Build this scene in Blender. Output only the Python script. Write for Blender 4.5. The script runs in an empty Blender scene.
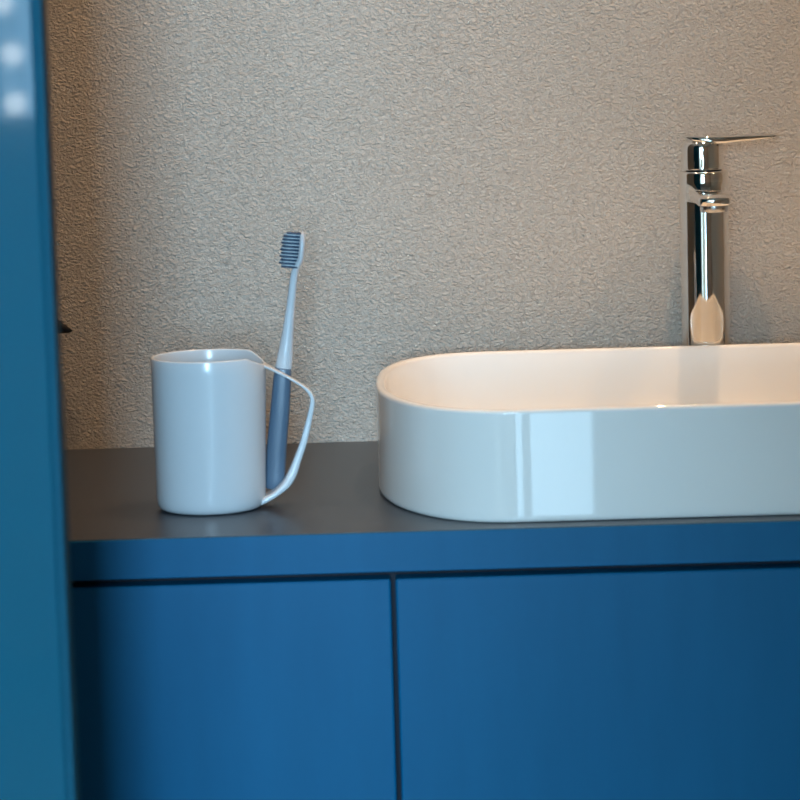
import bpy, bmesh, math, random
from mathutils import Vector, Matrix
random.seed(4)
SC = bpy.context.scene
COL = SC.collection

# ------------------------------------------------------------------ camera
cam_d = bpy.data.cameras.new('camera')
cam = bpy.data.objects.new('camera', cam_d)
COL.objects.link(cam)
SC.camera = cam
PITCH = math.atan(400 / 3000)
ROLL = math.radians(1.6)
cam.location = (0, -2.5511, 1.225)
cam.rotation_euler = (Matrix.Rotation(math.pi / 2 - PITCH, 4, 'X') @ Matrix.Rotation(-ROLL, 4, 'Z')).to_euler()
cam_d.sensor_width = 36
cam_d.lens = 135
cam_d.dof.use_dof = True
cam_d.dof.focus_distance = 2.42
cam_d.dof.aperture_fstop = 10.5
cam_d.clip_start = 0.02

# ------------------------------------------------------------------ world
w = bpy.data.worlds.new('world')
SC.world = w
w.use_nodes = True
w.node_tree.nodes['Background'].inputs[0].default_value = (0.62, 0.80, 1.0, 1)
w.node_tree.nodes['Background'].inputs[1].default_value = 1.0

# ------------------------------------------------------------------ lights
def area(name, loc, rot, sx, sy, power, col, spread=math.pi):
    d = bpy.data.lights.new(name, 'AREA')
    d.shape = 'RECTANGLE'
    d.size, d.size_y = sx, sy
    d.energy = power
    d.color = col
    d.spread = spread
    o = bpy.data.objects.new(name, d)
    COL.objects.link(o)
    o.location = loc
    o.rotation_euler = rot
    return o

DAY = (0.45, 0.75, 1.0)
WARM = (1.0, 0.62, 0.34)
H = math.pi / 2
# daylight through the two windows of the far wall (behind the camera), shining towards +y
area('daylight_strong_pane', (-0.045, -5.03, 1.68), (H, 0, 0), 0.41, 1.32, 152, DAY)
area('daylight_weak_pane', (-0.505, -5.03, 1.68), (H, 0, 0), 0.47, 1.32, 32, DAY)  # nothing dims this pane; set weaker so daylight fades towards the right
area('daylight_small_window', (0.1815, -2.68, 0.72), (H, 0, 0), 0.203, 0.66, 2.1, DAY)
# warm ceiling spots over the basin wall, and one added fill lamp
def spot(name, loc, power, size, target, cone=75, blend=0.6):
    d = bpy.data.lights.new(name, 'SPOT')
    d.energy = power
    d.color = WARM
    d.shadow_soft_size = size
    d.spot_size = math.radians(cone)
    d.spot_blend = blend
    o = bpy.data.objects.new(name, d)
    COL.objects.link(o)
    o.location = loc
    v = Vector(target) - Vector(loc)
    o.rotation_euler = v.to_track_quat('-Z', 'Y').to_euler()
    return o
SPOTS = [(-0.30, -0.24, 2.46), (0.34, -0.30, 2.46), (0.95, -0.30, 2.46), (0.55, -1.60, 2.46)]
spot('ceiling_spot_light', SPOTS[0], 22, 0.03, (-0.32, -0.02, 1.0), 60, 0.8)
spot('ceiling_spot_light', SPOTS[1], 38, 0.03, (0.34, -0.12, 1.1), 80, 0.8)
spot('ceiling_spot_light', SPOTS[2], 28, 0.03, (0.95, -0.10, 1.1), 80, 0.8)
spot('ceiling_spot_light', SPOTS[3], 12, 0.03, (0.75, -2.2, 0.9), 110, 0.8)  # added fill, brightens the room that the chrome tap mirrors

SC.view_settings.view_transform = 'Standard'
SC.view_settings.look = 'None'
SC.view_settings.exposure = 0.3
SC.view_settings.gamma = 1
SC.view_settings.use_curve_mapping = False

# ------------------------------------------------------------------ materials
def lin(r, g, b):
    f = lambda c: (c / 255 / 12.92) if c / 255 <= 0.04045 else ((c / 255 + 0.055) / 1.055) ** 2.4
    return (f(r), f(g), f(b), 1)

def mat(name, col, rough=0.5, metal=0.0, coat=0.0, coat_rough=0.05, trans=0.0, ior=1.5, emit=None, strength=0, sss=0.0):
    m = bpy.data.materials.new(name)
    m.use_nodes = True
    b = m.node_tree.nodes['Principled BSDF']
    b.inputs['Base Color'].default_value = col
    b.inputs['Roughness'].default_value = rough
    b.inputs['Metallic'].default_value = metal
    b.inputs['Coat Weight'].default_value = coat
    b.inputs['Coat Roughness'].default_value = coat_rough
    b.inputs['Transmission Weight'].default_value = trans
    b.inputs['IOR'].default_value = ior
    if sss:
        b.inputs['Subsurface Weight'].default_value = sss
        b.inputs['Subsurface Radius'].default_value = (0.004, 0.004, 0.004)
    if emit:
        b.inputs['Emission Color'].default_value = emit
        b.inputs['Emission Strength'].default_value = strength
    return m

def nodes(m):
    nt = m.node_tree
    return nt, nt.nodes, nt.links, nt.nodes['Principled BSDF']

def plaster(name, c0, c1, strength=1.0):
    m = mat(name, c0, 0.8)
    nt, N, L, B = nodes(m)
    tc = N.new('ShaderNodeTexCoord')
    mp = N.new('ShaderNodeMapping')
    mp.inputs['Rotation'].default_value = (0, math.radians(28), 0)
    mp.inputs['Scale'].default_value = (0.85, 1, 1.15)
    L.new(tc.outputs['Object'], mp.inputs['Vector'])
    n1 = N.new('ShaderNodeTexNoise')
    n1.inputs['Scale'].default_value = 215
    n1.inputs['Detail'].default_value = 3
    n1.inputs['Roughness'].default_value = 0.55
    n1.inputs['Distortion'].default_value = 0.6
    L.new(mp.outputs['Vector'], n1.inputs['Vector'])
    # ridged: |n - .5| makes the wormy troughs of the spatter coat
    a = N.new('ShaderNodeMath'); a.operation = 'SUBTRACT'; a.inputs[1].default_value = 0.5
    b = N.new('ShaderNodeMath'); b.operation = 'ABSOLUTE'
    c = N.new('ShaderNodeMath'); c.operation = 'MULTIPLY'; c.inputs[1].default_value = 4.0
    d = N.new('ShaderNodeMath'); d.operation = 'MINIMUM'; d.inputs[1].default_value = 1.0
    L.new(n1.outputs['Fac'], a.inputs[0]); L.new(a.outputs[0], b.inputs[0])
    L.new(b.outputs[0], c.inputs[0]); L.new(c.outputs[0], d.inputs[0])
    n2 = N.new('ShaderNodeTexNoise')
    n2.inputs['Scale'].default_value = 420
    n2.inputs['Detail'].default_value = 4
    L.new(mp.outputs['Vector'], n2.inputs['Vector'])
    s = N.new('ShaderNodeMath'); s.operation = 'MULTIPLY_ADD'; s.inputs[1].default_value = 1.9
    L.new(n2.outputs['Fac'], s.inputs[0]); L.new(d.outputs[0], s.inputs[2])
    bp = N.new('ShaderNodeBump')
    bp.inputs['Strength'].default_value = strength
    bp.inputs['Distance'].default_value = 0.0021
    L.new(s.outputs[0], bp.inputs['Height'])
    L.new(bp.outputs['Normal'], B.inputs['Normal'])
    n3 = N.new('ShaderNodeTexNoise')
    n3.inputs['Scale'].default_value = 5
    n3.inputs['Detail'].default_value = 3
    L.new(tc.outputs['Object'], n3.inputs['Vector'])
    mx = N.new('ShaderNodeMix'); mx.data_type = 'RGBA'
    mx.inputs[6].default_value = c0; mx.inputs[7].default_value = c1
    L.new(n3.outputs['Fac'], mx.inputs[0])
    L.new(mx.outputs[2], B.inputs['Base Color'])
    return m

def painted(name, c0, c1, rough, bump=0.15, scale=(3, 3, 3), bscale=260):
    """satin paint with faint wipe marks and a fine orange-peel"""
    m = mat(name, c0, rough)
    nt, N, L, B = nodes(m)
    tc = N.new('ShaderNodeTexCoord')
    mp = N.new('ShaderNodeMapping'); mp.inputs['Scale'].default_value = scale
    L.new(tc.outputs['Object'], mp.inputs['Vector'])
    n = N.new('ShaderNodeTexNoise'); n.inputs['Scale'].default_value = 3; n.inputs['Detail'].default_value = 6
    L.new(mp.outputs['Vector'], n.inputs['Vector'])
    mx = N.new('ShaderNodeMix'); mx.data_type = 'RGBA'
    mx.inputs[6].default_value = c0; mx.inputs[7].default_value = c1
    L.new(n.outputs['Fac'], mx.inputs[0]); L.new(mx.outputs[2], B.inputs['Base Color'])
    n2 = N.new('ShaderNodeTexNoise'); n2.inputs['Scale'].default_value = bscale; n2.inputs['Detail'].default_value = 2
    L.new(tc.outputs['Object'], n2.inputs['Vector'])
    bp = N.new('ShaderNodeBump'); bp.inputs['Strength'].default_value = bump; bp.inputs['Distance'].default_value = 0.0003
    L.new(n2.outputs['Fac'], bp.inputs['Height']); L.new(bp.outputs['Normal'], B.inputs['Normal'])
    return m

M = {}
M['plaster'] = plaster('rough_plaster', lin(224, 213, 200), lin(214, 204, 191), 1.0)
M['side'] = plaster('side_plaster', lin(215, 203, 188), lin(207, 195, 180), 0.6)
M['ceiling'] = mat('ceiling_paint', lin(215, 210, 200), 0.9)
M['cabinet'] = painted('blue_cabinet_paint', (0.001, 0.098, 0.22, 1), (0.003, 0.122, 0.265, 1), 0.36, 0.10, (14, 14, 2))
M['doorblue'] = painted('blue_door_paint', (0.008, 0.082, 0.135, 1), (0.010, 0.092, 0.148, 1), 0.035, 0.0)
M['doorblue'].node_tree.nodes['Principled BSDF'].inputs['Specular IOR Level'].default_value = 0.16
M['cabinet'].node_tree.nodes['Principled BSDF'].inputs['Specular IOR Level'].default_value = 0.18
M['dooredge'] = painted('blue_door_edge_paint', (0.008, 0.082, 0.135, 1), (0.010, 0.092, 0.148, 1), 0.7, 0.0)
M['dooredge'].node_tree.nodes['Principled BSDF'].inputs['Specular IOR Level'].default_value = 0.1
M['top'] = painted('dark_slate_top', lin(50, 57, 68), lin(44, 50, 60), 0.33, 0.15)
M['carcass'] = mat('dark_carcass', lin(5, 22, 42), 0.7)
M['ceramic'] = mat('white_ceramic', lin(242, 240, 235), 0.02, ior=1.52)
M['chrome'] = mat('chrome', (0.86, 0.85, 0.83, 1), 0.035, 1.0)
M['steel'] = mat('satin_steel', (0.60, 0.60, 0.60, 1), 0.25, 1.0)
M['rubber'] = mat('black_rubber', lin(20, 20, 22), 0.6)
M['black'] = mat('black_metal', lin(10, 10, 12), 0.4)
M['plastic'] = mat('pale_grey_blue_plastic', lin(210, 215, 219), 0.2, ior=1.46)
M['brushwhite'] = mat('brush_white_plastic', lin(192, 197, 202), 0.18, ior=1.46)
M['grip'] = mat('brush_grey_grip', lin(84, 104, 124), 0.3)
M['tuft'] = mat('dark_blue_bristle', lin(44, 70, 94), 0.5)
M['tuftlight'] = mat('pale_bristle', lin(200, 210, 218), 0.5)
M['frame'] = mat('white_window_frame', lin(225, 225, 225), 0.4)
M['lampw'] = mat('white_lamp_trim', lin(230, 228, 222), 0.4)
M['glow'] = mat('lamp_glow', lin(255, 240, 220), 0.5, emit=(1.0, 0.75, 0.5, 1), strength=6)
M['bulb'] = mat('bulb_glow', lin(255, 255, 255), 0.5, emit=(0.85, 0.95, 1.0, 1), strength=38)

fl = mat('floor_tile', lin(150, 142, 132), 0.35)
nt, N, L, B = nodes(fl)
tc = N.new('ShaderNodeTexCoord')
bk = N.new('ShaderNodeTexBrick')
bk.offset = 0
bk.inputs['Color1'].default_value = lin(104, 98, 92)
bk.inputs['Color2'].default_value = lin(96, 91, 85)
bk.inputs['Mortar'].default_value = lin(66, 63, 60)
bk.inputs['Scale'].default_value = 1
bk.inputs['Mortar Size'].default_value = 0.003
bk.inputs['Brick Width'].default_value = 0.6
bk.inputs['Row Height'].default_value = 0.6
L.new(tc.outputs['Object'], bk.inputs['Vector'])
L.new(bk.outputs['Color'], B.inputs['Base Color'])
M['floor'] = fl

# ------------------------------------------------------------------ helpers
def link(name, bm, m, parent=None, smooth=False):
    me = bpy.data.meshes.new(name)
    bmesh.ops.recalc_face_normals(bm, faces=bm.faces)
    bm.to_mesh(me)
    bm.free()
    if m is not None:
        me.materials.append(m)
    if smooth:
        for p in me.polygons:
            p.use_smooth = True
    o = bpy.data.objects.new(name, me)
    COL.objects.link(o)
    if parent is not None:
        o.parent = parent
        o.location = -Vector(parent.location)   # meshes are written in room coordinates
    return o

def thing(name, label, cat, loc, group=None):
    o = bpy.data.objects.new(name, None)
    o.empty_display_size = 0.05
    COL.objects.link(o)
    o.location = loc
    o['label'] = label
    o['category'] = cat
    if group:
        o['group'] = group
    return o

def struct(name, bm, m, label=None):
    o = link(name, bm, m)
    o['kind'] = 'structure'
    if label:
        o['label'] = label
    return o

def box(bm, x0, x1, y0, y1, z0, z1, bev=0.0, seg=2):
    t = bmesh.new()
    bmesh.ops.create_cube(t, size=1)
    for v in t.verts:
        v.co = Vector(((x0 + x1) / 2 + v.co.x * (x1 - x0), (y0 + y1) / 2 + v.co.y * (y1 - y0), (z0 + z1) / 2 + v.co.z * (z1 - z0)))
    if bev:
        bmesh.ops.bevel(t, geom=t.edges[:], offset=bev, segments=seg, affect='EDGES', profile=0.5)
    me = bpy.data.meshes.new('t')
    t.to_mesh(me); t.free()
    bm.from_mesh(me)
    bpy.data.meshes.remove(me)
    return bm

def B_(*a, **k):
    return box(bmesh.new(), *a, **k)

def loft(bm, rings, cap0=True, cap1=True, close=True):
    vr = [[bm.verts.new(p) for p in r] for r in rings]
    n = len(vr[0])
    for a, b in zip(vr, vr[1:]):
        for i in range(n if close else n - 1):
            j = (i + 1) % n
            bm.faces.new((a[i], a[j], b[j], b[i]))
    if cap0: bm.faces.new(list(reversed(vr[0])))
    if cap1: bm.faces.new(vr[-1])
    return vr

def lathe(bm, prof, cx, cy, n=48, cap0=True, cap1=True):
    rings = [[(cx + r * math.cos(2 * math.pi * i / n), cy + r * math.sin(2 * math.pi * i / n), z) for i in range(n)] for r, z in prof]
    return loft(bm, rings, cap0, cap1)

def lathe_dir(bm, prof, origin, axis, n=32):
    q = Vector(axis).to_track_quat('Z', 'Y')
    o = Vector(origin)
    rings = [[o + q @ Vector((r * math.cos(2 * math.pi * i / n), r * math.sin(2 * math.pi * i / n), z)) for i in range(n)] for r, z in prof]
    return loft(bm, rings)

def catmull(P, k=8):
    P = [Vector(p) for p in P]
    Q = [2 * P[0] - P[1]] + P + [2 * P[-1] - P[-2]]
    out = []
    for i in range(1, len(Q) - 2):
        a, b, c, d = Q[i - 1], Q[i], Q[i + 1], Q[i + 2]
        for s in range(k):
            t = s / k
            out.append(0.5 * ((2 * b) + (c - a) * t + (2 * a - 5 * b + 4 * c - d) * t * t + (3 * b - a - 3 * c + d) * t ** 3))
    out.append(P[-1])
    return out

# ------------------------------------------------------------------ the room
XL, XR, YF, ZC = -1.0, 1.5, -5.0, 2.5
struct('wall_back', B_(XL - .1, XR + .1, 0, 0.1, 0, ZC), M['plaster'], 'rough beige spatter plaster wall behind the vanity')
struct('wall_left', B_(XL - .1, XL, YF - .1, 0, 0, ZC), M['side'])
struct('wall_right', B_(XR, XR + .1, YF - .1, 0, 0, ZC), M['side'])
struct('floor', B_(XL - .1, XR + .1, YF - .1, 0.1, -0.1, 0), M['floor'])
struct('ceiling', B_(XL - .1, XR + .1, YF - .1, 0.1, ZC, ZC + .1), M['ceiling'])
YD = -2.65
# wall added behind the camera to cut daylight at right: doorway, small low window
DX0, DX1, DZ1 = -0.78, 0.045, 2.08
TX0, TX1, TZ0, TZ1 = 0.080, 0.283, 0.39, 1.05
wf = bmesh.new()
box(wf, XL, DX0, YD - .06, YD, 0, ZC)
box(wf, DX0, DX1, YD - .06, YD, DZ1, ZC)
box(wf, DX1, TX0, YD - .06, YD, 0, ZC)
box(wf, TX0, TX1, YD - .06, YD, TZ1, ZC)
box(wf, TX0, TX1, YD - .06, YD, 0, TZ0)
box(wf, TX1, XR, YD - .06, YD, 0, ZC)
struct('wall_front_blocker', wf, M['side'])
# outer wall of the corridor beyond the doorway, with a wide window (sill 1.02)
WX0, WX1, WZ0, WZ1 = -0.74, 0.16, 1.02, 2.34
wf = bmesh.new()
box(wf, XL, WX0, YF - .1, YF, 0, ZC)
box(wf, WX0, WX1, YF - .1, YF, 0, WZ0)
box(wf, WX0, WX1, YF - .1, YF, WZ1, ZC)
box(wf, WX1, XR, YF - .1, YF, 0, ZC)
struct('wall_corridor', wf, M['side'])

def window(n, x0, x1, z0, z1, yf, mull, t=0.012):
    root = bpy.data.objects.new('window_%d' % n, None)
    COL.objects.link(root)
    root.location = ((x0 + x1) / 2, yf - .05, z0)
    root['kind'] = 'structure'
    f = bmesh.new()
    y0, y1 = yf - 0.02, yf - 0.001
    box(f, x0, x0 + t, y0, y1, z0, z1); box(f, x1 - t, x1, y0, y1, z0, z1)
    box(f, x0 + t, x1 - t, y0, y1, z0, z0 + t); box(f, x0 + t, x1 - t, y0, y1, z1 - t, z1)
    for mx, mw in mull:
        box(f, mx - mw / 2, mx + mw / 2, y0, y1, z0 + t, z1 - t)
    link('window_frame', f, M['frame'], root)
window(1, WX0, WX1, WZ0, WZ1, YF, [(-0.26, 0.04)])
window(2, TX0, TX1, TZ0, TZ1, YD, [(0.1120, 0.024)], 0.002)

# open blue door leaf at the left, its face towards the camera
door = struct('door_1', B_(-0.995, -0.1845, -0.98, -0.95, 0.01, 2.08, bev=0.002, seg=3), M['doorblue'],
              'blue painted door leaf standing open at the left edge')
link('edge_strip', B_(-0.1845, -0.1810, -0.9785, -0.95, 0.01, 2.08, bev=0.0012, seg=3), M['dooredge'], door)
hb = bmesh.new()
lathe_dir(hb, [(0.024, 0), (0.026, 0.002), (0.026, 0.007), (0.024, 0.009)], (-0.245, -0.98, 1.0), (0, -1, 0))
lathe_dir(hb, [(0.009, 0.008), (0.009, 0.045)], (-0.245, -0.98, 1.0), (0, -1, 0))
lathe_dir(hb, [(0.009, 0), (0.009, 0.11), (0.006, 0.115)], (-0.236, -1.02, 1.0), (-1, 0, 0))
link('door_handle', hb, M['steel'], door, True)

# ceiling spots (built round the lights above; the last houses the added fill)
for i, (x, y, z) in enumerate(SPOTS):
    lab = ['recessed ceiling spot nearest the blue door', 'recessed ceiling spot above the chrome tap', 'recessed ceiling spot farthest to the right along the plaster wall', 'added ceiling fill spot in the middle of the room, away from the vanity wall'][i]
    r = thing('ceiling_spot', lab, 'ceiling light', (x, y, ZC - 0.02), 'recessed ceiling spots')
    b = bmesh.new()
    n = 32
    prof = [(0.045, ZC), (0.045, ZC - 0.005), (0.034, ZC - 0.006), (0.032, ZC - 0.001)]
    loft(b, [[(x + q * math.cos(2 * math.pi * k / n), y + q * math.sin(2 * math.pi * k / n), zz) for k in range(n)] for q, zz in prof], False, False)
    link('trim_ring', b, M['lampw'], r, True)
    b = bmesh.new()
    lathe(b, [(0.031, ZC - 0.003), (0.031, ZC - 0.001)], x, y, 32)
    link('lamp_lens', b, M['glow'], r)

# ------------------------------------------------------------------ vanity cabinet
YC = -0.448
cab = thing('vanity_cabinet', 'blue vanity cabinet with flat handleless doors under the dark top', 'cabinet', (0.3, -0.22, 0))
link('carcass', B_(-0.56, 1.06, YC + 0.022, -0.004, 0.09, 0.8205), M['carcass'], cab)
link('plinth', B_(-0.54, 1.04, YC + 0.06, -0.03, 0.0, 0.09), M['carcass'], cab)
edges = [-0.510, -0.0086, 0.495, 0.998]
for i in range(3):
    link('door', B_(edges[i] + 0.0016, edges[i + 1] - 0.0016, YC, YC + 0.019, 0.095, 0.8160, bev=0.0018, seg=2), M['cabinet'], cab)
link('side_panel', B_(-0.578, -0.512, YC, -0.004, 0.0, 0.8205, bev=0.001), M['cabinet'], cab)
link('side_panel', B_(1.0, 1.078, YC, -0.004, 0.0, 0.8205, bev=0.001), M['cabinet'], cab)

top = thing('countertop', 'dark slate grey countertop with a blue front edge', 'countertop', (0.3, -0.22, 0.8205))
link('slab', B_(-0.59, 1.09, YC + 0.0022, -0.001, 0.8215, 0.8500), M['top'], top)
link('front_edge', B_(-0.59, 1.09, YC, YC + 0.0020, 0.8210, 0.8496, bev=0.0008, seg=2), M['cabinet'], top)

# ------------------------------------------------------------------ wash basin
BX, BY = 0.262, -0.2430
HL, HW = 0.2805, 0.1830       # half length, half depth
EA = 0.100                    # length of the curved ends

def outline(inset, z, n=28):
    hl, hw, ea = HL - inset, HW - inset, EA - inset * 0.6
    pts = []
    def e(t, q=2.7):  # superellipse quarter, squarer towards the wall
        c, s = math.cos(t), math.sin(t)
        p = 2 / q
        return abs(c) ** p, abs(s) ** p
    for i in range(n + 1):
        c, s = e(H * i / n); pts.append((BX + hl - ea + ea * c, BY + hw * s, z))
    for k in range(1, 8):
        pts.append((BX + (hl - ea) * (1 - k / 4), BY + hw, z))
    for i in range(n, -1, -1):
        c, s = e(H * i / n); pts.append((BX - hl + ea - ea * c, BY + hw * s, z))
    for i in range(1, n + 1):
        c, s = e(H * i / n, 2.15); pts.append((BX - hl + ea - ea * c, BY - hw * s, z))
    for k in range(1, 8):
        pts.append((BX - (hl - ea) * (1 - k / 4), BY - hw, z))
    for i in range(n, 0, -1):
        c, s = e(H * i / n, 2.15); pts.append((BX + hl - ea + ea * c, BY - hw * s, z))
    return pts
ZR = 0.9322
prof = [(0.012, 0.8500), (0.0030, 0.8501), (0.0012, 0.8506), (0.0003, 0.8517), (0.0, 0.8535), (0.0, 0.8550), (0.0, 0.905), (0.0, 0.9285), (0.0, 0.9295),
        (0.0004, 0.9310), (0.0015, 0.9320), (0.0035, ZR), (0.0055, 0.9320), (0.0068, 0.9308), (0.0074, 0.9290),
        (0.0085, 0.915), (0.011, 0.895), (0.016, 0.878), (0.026, 0.868), (0.042, 0.8635), (0.075, 0.861), (0.115, 0.8595), (0.150, 0.859)]
basin = thing('wash_basin', 'white oval ceramic vessel basin standing on the dark countertop', 'basin', (BX, BY, 0.85))
b = bmesh.new()
loft(b, [outline(i, z) for i, z in prof])
link('bowl', b, M['ceramic'], basin, True)
b = bmesh.new()
lathe(b, [(0.030, 0.8592), (0.031, 0.8605), (0.029, 0.8612), (0.024, 0.8612), (0.022, 0.8600), (0.021, 0.8600), (0.020, 0.8630), (0.016, 0.8640), (0.001, 0.8644)], BX, BY, 40)
link('drain', b, M['chrome'], basin, True)

# ------------------------------------------------------------------ tap
FX, FY = 0.2600, -0.0330
tap = thing('basin_tap', 'tall chrome single lever tap standing behind the basin', 'tap', (FX, FY, 0.85))
R = 0.0205
b = bmesh.new()
lathe(b, [(0.026, 0.8500), (0.0265, 0.8512), (0.0265, 0.8535), (0.0255, 0.8545), (R, 0.8550), (R, 0.90), (R, 0.98), (R, 1.06), (R, 1.0740), (R - .0006, 1.0755), (R - .0016, 1.0760)], FX, FY, 96)
link('body', b, M['chrome'], tap, True)
b = bmesh.new()
lathe(b, [(0.0150, 1.0758), (0.0150, 1.0772)], FX, FY, 48)
link('seal_ring', b, M['rubber'], tap)
hd = bmesh.new()
r2 = 0.0178
lathe(hd, [(r2 - .0012, 1.0770), (r2 - .0002, 1.0774), (r2, 1.0786), (r2, 1.0960), (r2 - .0008, 1.0990), (r2 - .004, 1.1020), (r2 - .009, 1.1035), (0.0005, 1.1040)], FX - .001, FY, 72)
cap = link('handle_cap', hd, M['chrome'], tap, True)
# lever: a thin wedge running to the right from the top of the cap
lv = bmesh.new()
rings = []
prof = [(-0.0175, 0.0050, 0.0012), (-0.0155, 0.0105, 0.0026), (-0.008, 0.0150, 0.0050), (0.006, 0.0160, 0.0075), (0.017, 0.0145, 0.0072), (0.028, 0.0118, 0.0058),
        (0.042, 0.0098, 0.0045), (0.054, 0.0075, 0.0032), (0.061, 0.0045, 0.0012), (0.0632, 0.0015, 0.0004)]
for dx, hwid, th in prof:
    r = []
    ztop = 1.1056 - 0.0008 * (dx / 0.06)
    for k in range(20):
        a = 2 * math.pi * k / 20
        c, s = math.cos(a), math.sin(a)
        r.append((FX + dx, FY - dx * 0.05 + hwid * math.copysign(abs(c) ** 0.4, c), ztop - th / 2 + th / 2 * math.copysign(abs(s) ** 0.4, s)))
    rings.append(r)
loft(lv, rings)
link('lever', lv, M['chrome'], tap, True)
# spout: flat bar coming forward over the basin
sp = bmesh.new()
rings = []
L0, L1 = 0.010, 0.118
for t, wd, hg, dz in [(0.0, 0.0165, 0.0110, 0.0), (0.2, 0.0160, 0.0105, 0), (0.45, 0.0148, 0.0085, 0.0), (0.7, 0.0140, 0.0065, 0), (0.76, 0.0139, 0.0065, 0), (0.80, 0.0138, 0.0065, 0), (0.84, 0.0137, 0.0065, 0), (0.89, 0.0135, 0.0055, 0), (0.95, 0.0132, 0.0054, 0), (0.985, 0.0122, 0.0046, 0), (1.0, 0.0105, 0.0034, 0)]:
    y = FY - (L0 + (L1 - L0) * t)
    cx = FX - 0.0035 * t
    ztop = 1.0680 - 0.0050 * t - 0.0022 * (max(0.0, t - 0.88) / 0.12) ** 2
    zbot = 1.0490 + 0.0040 * min(1.0, t / 0.6) + 0.0016 * (max(0.0, t - 0.88) / 0.12) ** 2
    zc, hg = (ztop + zbot) / 2, (ztop - zbot) / 2
    r = []
    for k in range(32):
        a = 2 * math.pi * k / 32
        c, s = math.cos(a), math.sin(a)
        r.append((cx + wd * math.copysign(abs(c) ** 0.4, c), y, zc + hg * math.copysign(abs(s) ** 0.4, s)))
    rings.append(r)
loft(sp, rings)
spout = link('spout', sp, M['chrome'], tap, True)
ae = bmesh.new()
lathe(ae, [(0.0105, 1.0585), (0.0112, 1.0575), (0.0112, 1.0500), (0.0104, 1.0488), (0.0085, 1.0490), (0.0080, 1.0505)], FX - 0.003, FY - 0.104, 40)
a_ = link('aerator', ae, M['steel'], spout, True)
a_.location = (0, 0, 0)

# ------------------------------------------------------------------ cup with strip handle
CX, CY = -0.1425, -0.322
cup = thing('toothbrush_cup', 'pale grey-blue plastic cup with an angular strip handle', 'cup', (CX, CY, 0.85))
def rimcut(x, z):
    return min(z, 0.9690 - 0.58 * (x + 0.1186))
b = bmesh.new()
n = 96
ZT = 0.9655
prof = [(0.032, 0.8502), (0.0365, 0.8506), (0.0390, 0.8522), (0.0404, 0.8548), (0.0411, 0.8590), (0.0413, 0.8680)]
for k in range(1, 10):
    t = k / 10
    prof.append((0.0413 + 0.0017 * t, 0.868 + (ZT - 0.0012 - 0.868) * t))
prof += [(0.0430, ZT - 0.0010), (0.0427, ZT - 0.0002), (0.0420, ZT), (0.0413, ZT - 0.0002), (0.0410, ZT - 0.001)]
for k in range(9, 0, -1):
    t = k / 10
    prof.append((0.0388 + 0.0020 * t, 0.868 + (ZT - 0.0012 - 0.868) * t))
prof += [(0.0380, 0.860), (0.0350, 0.8545), (0.030, 0.8530), (0.001, 0.8528)]
rings = []
for r, z in prof:
    ring = []
    for i in range(n):
        a = 2 * math.pi * i / n
 
        x, y = CX - 0.0016 * (ZT - z) / 0.115 + r * math.cos(a), CY + r * math.sin(a)
        f = (rimcut(x, ZT) - ZT)             # the rim dips towards the handle
        wgt = max(0.0, (z - 0.92) / (ZT - 0.92))
        ring.append((x, y, z + f * wgt))
    rings.append(ring)
loft(b, rings)
link('body', b, M['plastic'], cup, True)

# handle strip: (x, z, thickness, y_front, y_back)
hp = [(-0.1010, 0.9572, 0.0024, -0.331, -0.313), (-0.0950, 0.9540, 0.0022, -0.328, -0.317), (-0.0845, 0.9482, 0.0020, -0.326, -0.318),
      (-0.0755, 0.9426, 0.0020, -0.326, -0.318), (-0.0692, 0.9376, 0.0026, -0.326, -0.318), (-0.0659, 0.9322, 0.0032, -0.326, -0.318), (-0.0659, 0.9262, 0.0038, -0.326, -0.318), (-0.0685, 0.9150, 0.0044, -0.326, -0.318),
      (-0.0731, 0.8985, 0.0054, -0.327, -0.316), (-0.0782, 0.8850, 0.0062, -0.328, -0.313), (-0.0824, 0.8745, 0.0074, -0.329, -0.309), (-0.0870, 0.8672, 0.0070, -0.331, -0.305),
      (-0.0945, 0.8608, 0.0052, -0.333, -0.303), (-0.1030, 0.8560, 0.0050, -0.334, -0.303), (-0.1090, 0.8535, 0.0048, -0.334, -0.304)]
path = catmull([(p[0], 0, p[1]) for p in hp], 6)
def interp(col, s):
    i = min(int(s), len(hp) - 2); t = s - i
    return hp[i][col] * (1 - t) + hp[i + 1][col] * t
b = bmesh.new()
rings = []
for i, p in enumerate(path):
    s = i / 6
    q0, q1 = path[max(0, i - 1)], path[min(len(path) - 1, i + 1)]
    d = (q1 - q0).normalized()
    nn = Vector((d.z, 0, -d.x))
    th, ya, yb = interp(2, s), interp(3, s), interp(4, s)
    r = []
    for k in range(24):
        a = 2 * math.pi * k / 24
        c, sn = math.cos(a), math.sin(a)
        e = 0.45
        oy = (ya + yb) / 2 + (yb - ya) / 2 * math.copysign(abs(c) ** e, c)
        on = th / 2 * math.copysign(abs(sn) ** e, sn)
        r.append((p.x + nn.x * on, oy, p.z + nn.z * on))
    rings.append(r)
loft(b, rings)
link('handle', b, M['plastic'], cup, True)

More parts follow.
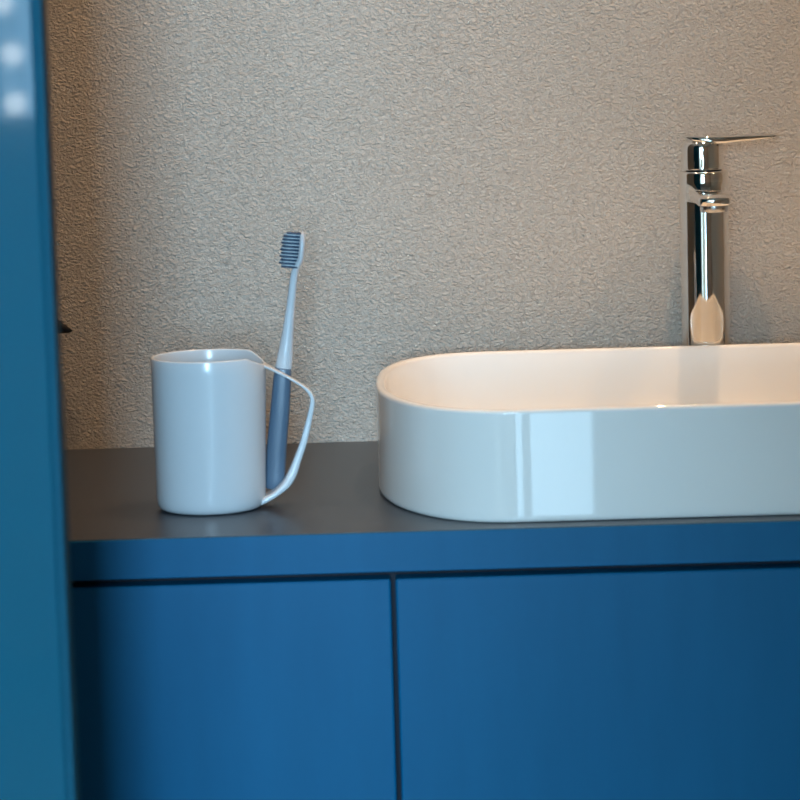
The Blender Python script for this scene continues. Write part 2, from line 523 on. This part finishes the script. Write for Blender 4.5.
# ------------------------------------------------------------------ toothbrush
YB = -0.3105
brush = thing('toothbrush', 'toothbrush with grey grip and dark bristles leaning in the cup handle', 'toothbrush', (-0.097, YB, 0.863))
def tube(bm, rows, e=1.0, n=28):
    """rows: (x, z, half width across, half depth in y); rings perpendicular to the path"""
    P = catmull([(r[0], 0, r[1]) for r in rows], 5)
    rings = []
    for i, p in enumerate(P):
        s = i / 5
        k = min(int(s), len(rows) - 2); t = s - k
        hw = rows[k][2] * (1 - t) + rows[k + 1][2] * t
        hy = rows[k][3] * (1 - t) + rows[k + 1][3] * t
        d = (P[min(len(P) - 1, i + 1)] - P[max(0, i - 1)]).normalized()
        nn = Vector((d.z, 0, -d.x))
        rings.append([(p.x + nn.x * hw * math.copysign(abs(math.cos(a)) ** e, math.cos(a)),
                       YB + hy * math.copysign(abs(math.sin(a)) ** e, math.sin(a)),
                       p.z + nn.z * hw * math.copysign(abs(math.cos(a)) ** e, math.cos(a))) for a in [2 * math.pi * q / n for q in range(n)]])
    loft(bm, rings)
b = bmesh.new()
tube(b, [(-0.0972, 0.8607, 0.0050, 0.0030), (-0.0970, 0.8615, 0.0070, 0.0042), (-0.0962, 0.8670, 0.0076, 0.0050), (-0.0940, 0.8930, 0.0076, 0.0054), (-0.0905, 0.9220, 0.0073, 0.0055), (-0.0880, 0.9460, 0.0068, 0.0052), (-0.0871, 0.9530, 0.0062, 0.0048)], 0.7)
link('grip', b, M['grip'], brush, True)
b = bmesh.new()
tube(b, [(-0.0871, 0.9515, 0.0058, 0.0044), (-0.0866, 0.9550, 0.0064, 0.0046), (-0.0852, 0.9640, 0.0058, 0.0043), (-0.0828, 0.9800, 0.0043, 0.0036), (-0.0800, 1.0000, 0.0033, 0.0030),
         (-0.0770, 1.0210, 0.0028, 0.0028), (-0.0748, 1.0290, 0.0027, 0.0040), (-0.0718, 1.0340, 0.0026, 0.0060), (-0.0704, 1.0410, 0.0025, 0.0066), (-0.0696, 1.0490, 0.0025, 0.0062), (-0.0696, 1.0535, 0.0022, 0.0045), (-0.0699, 1.0553, 0.0010, 0.0015)], 0.8)
link('neck', b, M['brushwhite'], brush, True)
# bristles stand off the head towards the left, eleven rows of three tufts
up = Vector((0.0022, 0, 0.0240)).normalized()
out = Vector((-up.z, 0, up.x))
base0 = Vector((-0.0738, YB, 1.0285))
LN = 0.0258
for i in range(11):
    t = i / 10
    for j in (-1, 0, 1):
        ln = 0.0140 + 0.0008 * (1 if i % 2 else -1) * 0.6
        if i > 8: ln -= 0.0012 * (i - 8)
        if i < 1: ln -= 0.0010
        p = base0 + up * (LN * t * 0.98 + 0.0002) + Vector((0.0012, 0, 0)) * t + Vector((0, j * 0.0036, 0))
        b = bmesh.new()
        q = out.to_track_quat('Z', 'Y')
        m_ = 10
        rr = [[p + q @ Vector((r * math.cos(2 * math.pi * k / m_), r * math.sin(2 * math.pi * k / m_), z)) for k in range(m_)]
              for r, z in [(0.00070, 0), (0.00072, ln * 0.5), (0.00066, ln * 0.85), (0.0003, ln)]]
        loft(b, rr)
        link('bristle_tuft', b, M['tuft'] if True else None, brush, True)
        if i < 10 and j != 0:
            b = bmesh.new()
            p2 = p + up * LN * 0.05
            ln2 = ln * 0.97
            rr = [[p2 + q @ Vector((r * math.cos(2 * math.pi * k / m_), r * math.sin(2 * math.pi * k / m_), z)) for k in range(m_)]
                  for r, z in [(0.0004, 0), (0.00045, ln2 * 0.6), (0.0002, ln2)]]
            loft(b, rr)
            o = link('pale_bristle_tuft', b, M['tuftlight'], brush, True)
            o['label'] = 'pale bristle tuft between the dark rows'

# ------------------------------------------------------------------ wall hook, mostly hidden by the door
hk = thing('wall_hook', 'small pointed black hook on the plaster wall beside the blue door', 'hook', (-0.315, 0, 0.958))
b = bmesh.new()
lathe_dir(b, [(0.014, 0), (0.015, 0.001), (0.015, 0.005), (0.013, 0.006)], (-0.318, 0.0, 0.960), (0, -1, 0))
link('wall_plate', b, M['black'], hk, True)
b = bmesh.new()
rings = []
for x, z, r in [(-0.322, 0.9600, 0.0075), (-0.312, 0.9600, 0.0080), (-0.300, 0.9600, 0.0085), (-0.292, 0.9590, 0.0074), (-0.286, 0.9568, 0.0050), (-0.280, 0.9545, 0.0026), (-0.277, 0.9538, 0.0006)]:
    rings.append([(x, -0.013 + r * 0.8 * math.cos(2 * math.pi * k / 20), z + r * math.sin(2 * math.pi * k / 20)) for k in range(20)])
loft(b, rings)
link('prong', b, M['black'], hk, True)

# ------------------------------------------------------------------ string of globe bulbs hanging in the corridor window
BULBS = [(-0.705, 1.240), (-0.690, 1.146), (-0.688, 1.056)]
st = thing('bulb_string', 'short string of round glowing bulbs hanging in the corridor window', 'string lights', (-0.69, -4.92, 1.0))
b = bmesh.new()
cp = catmull([(-0.712, -4.92, ZC)] + [(x + 0.012, -4.92, z + 0.02) for x, z in BULBS], 6)
loft(b, [[(p.x + 0.0015 * math.cos(a), p.y + 0.0015 * math.sin(a), p.z) for a in [math.pi * k / 4 for k in range(8)]] for p in cp])
link('cord', b, M['black'], st, True)
for x, z in BULBS:
    b = bmesh.new()
    lathe(b, [(0.0005 + 0.0190 * math.sin(math.pi * k / 12), z - 0.0190 * math.cos(math.pi * k / 12)) for k in range(13)], x, -4.92, 24)
    link('bulb', b, M['bulb'], st, True)
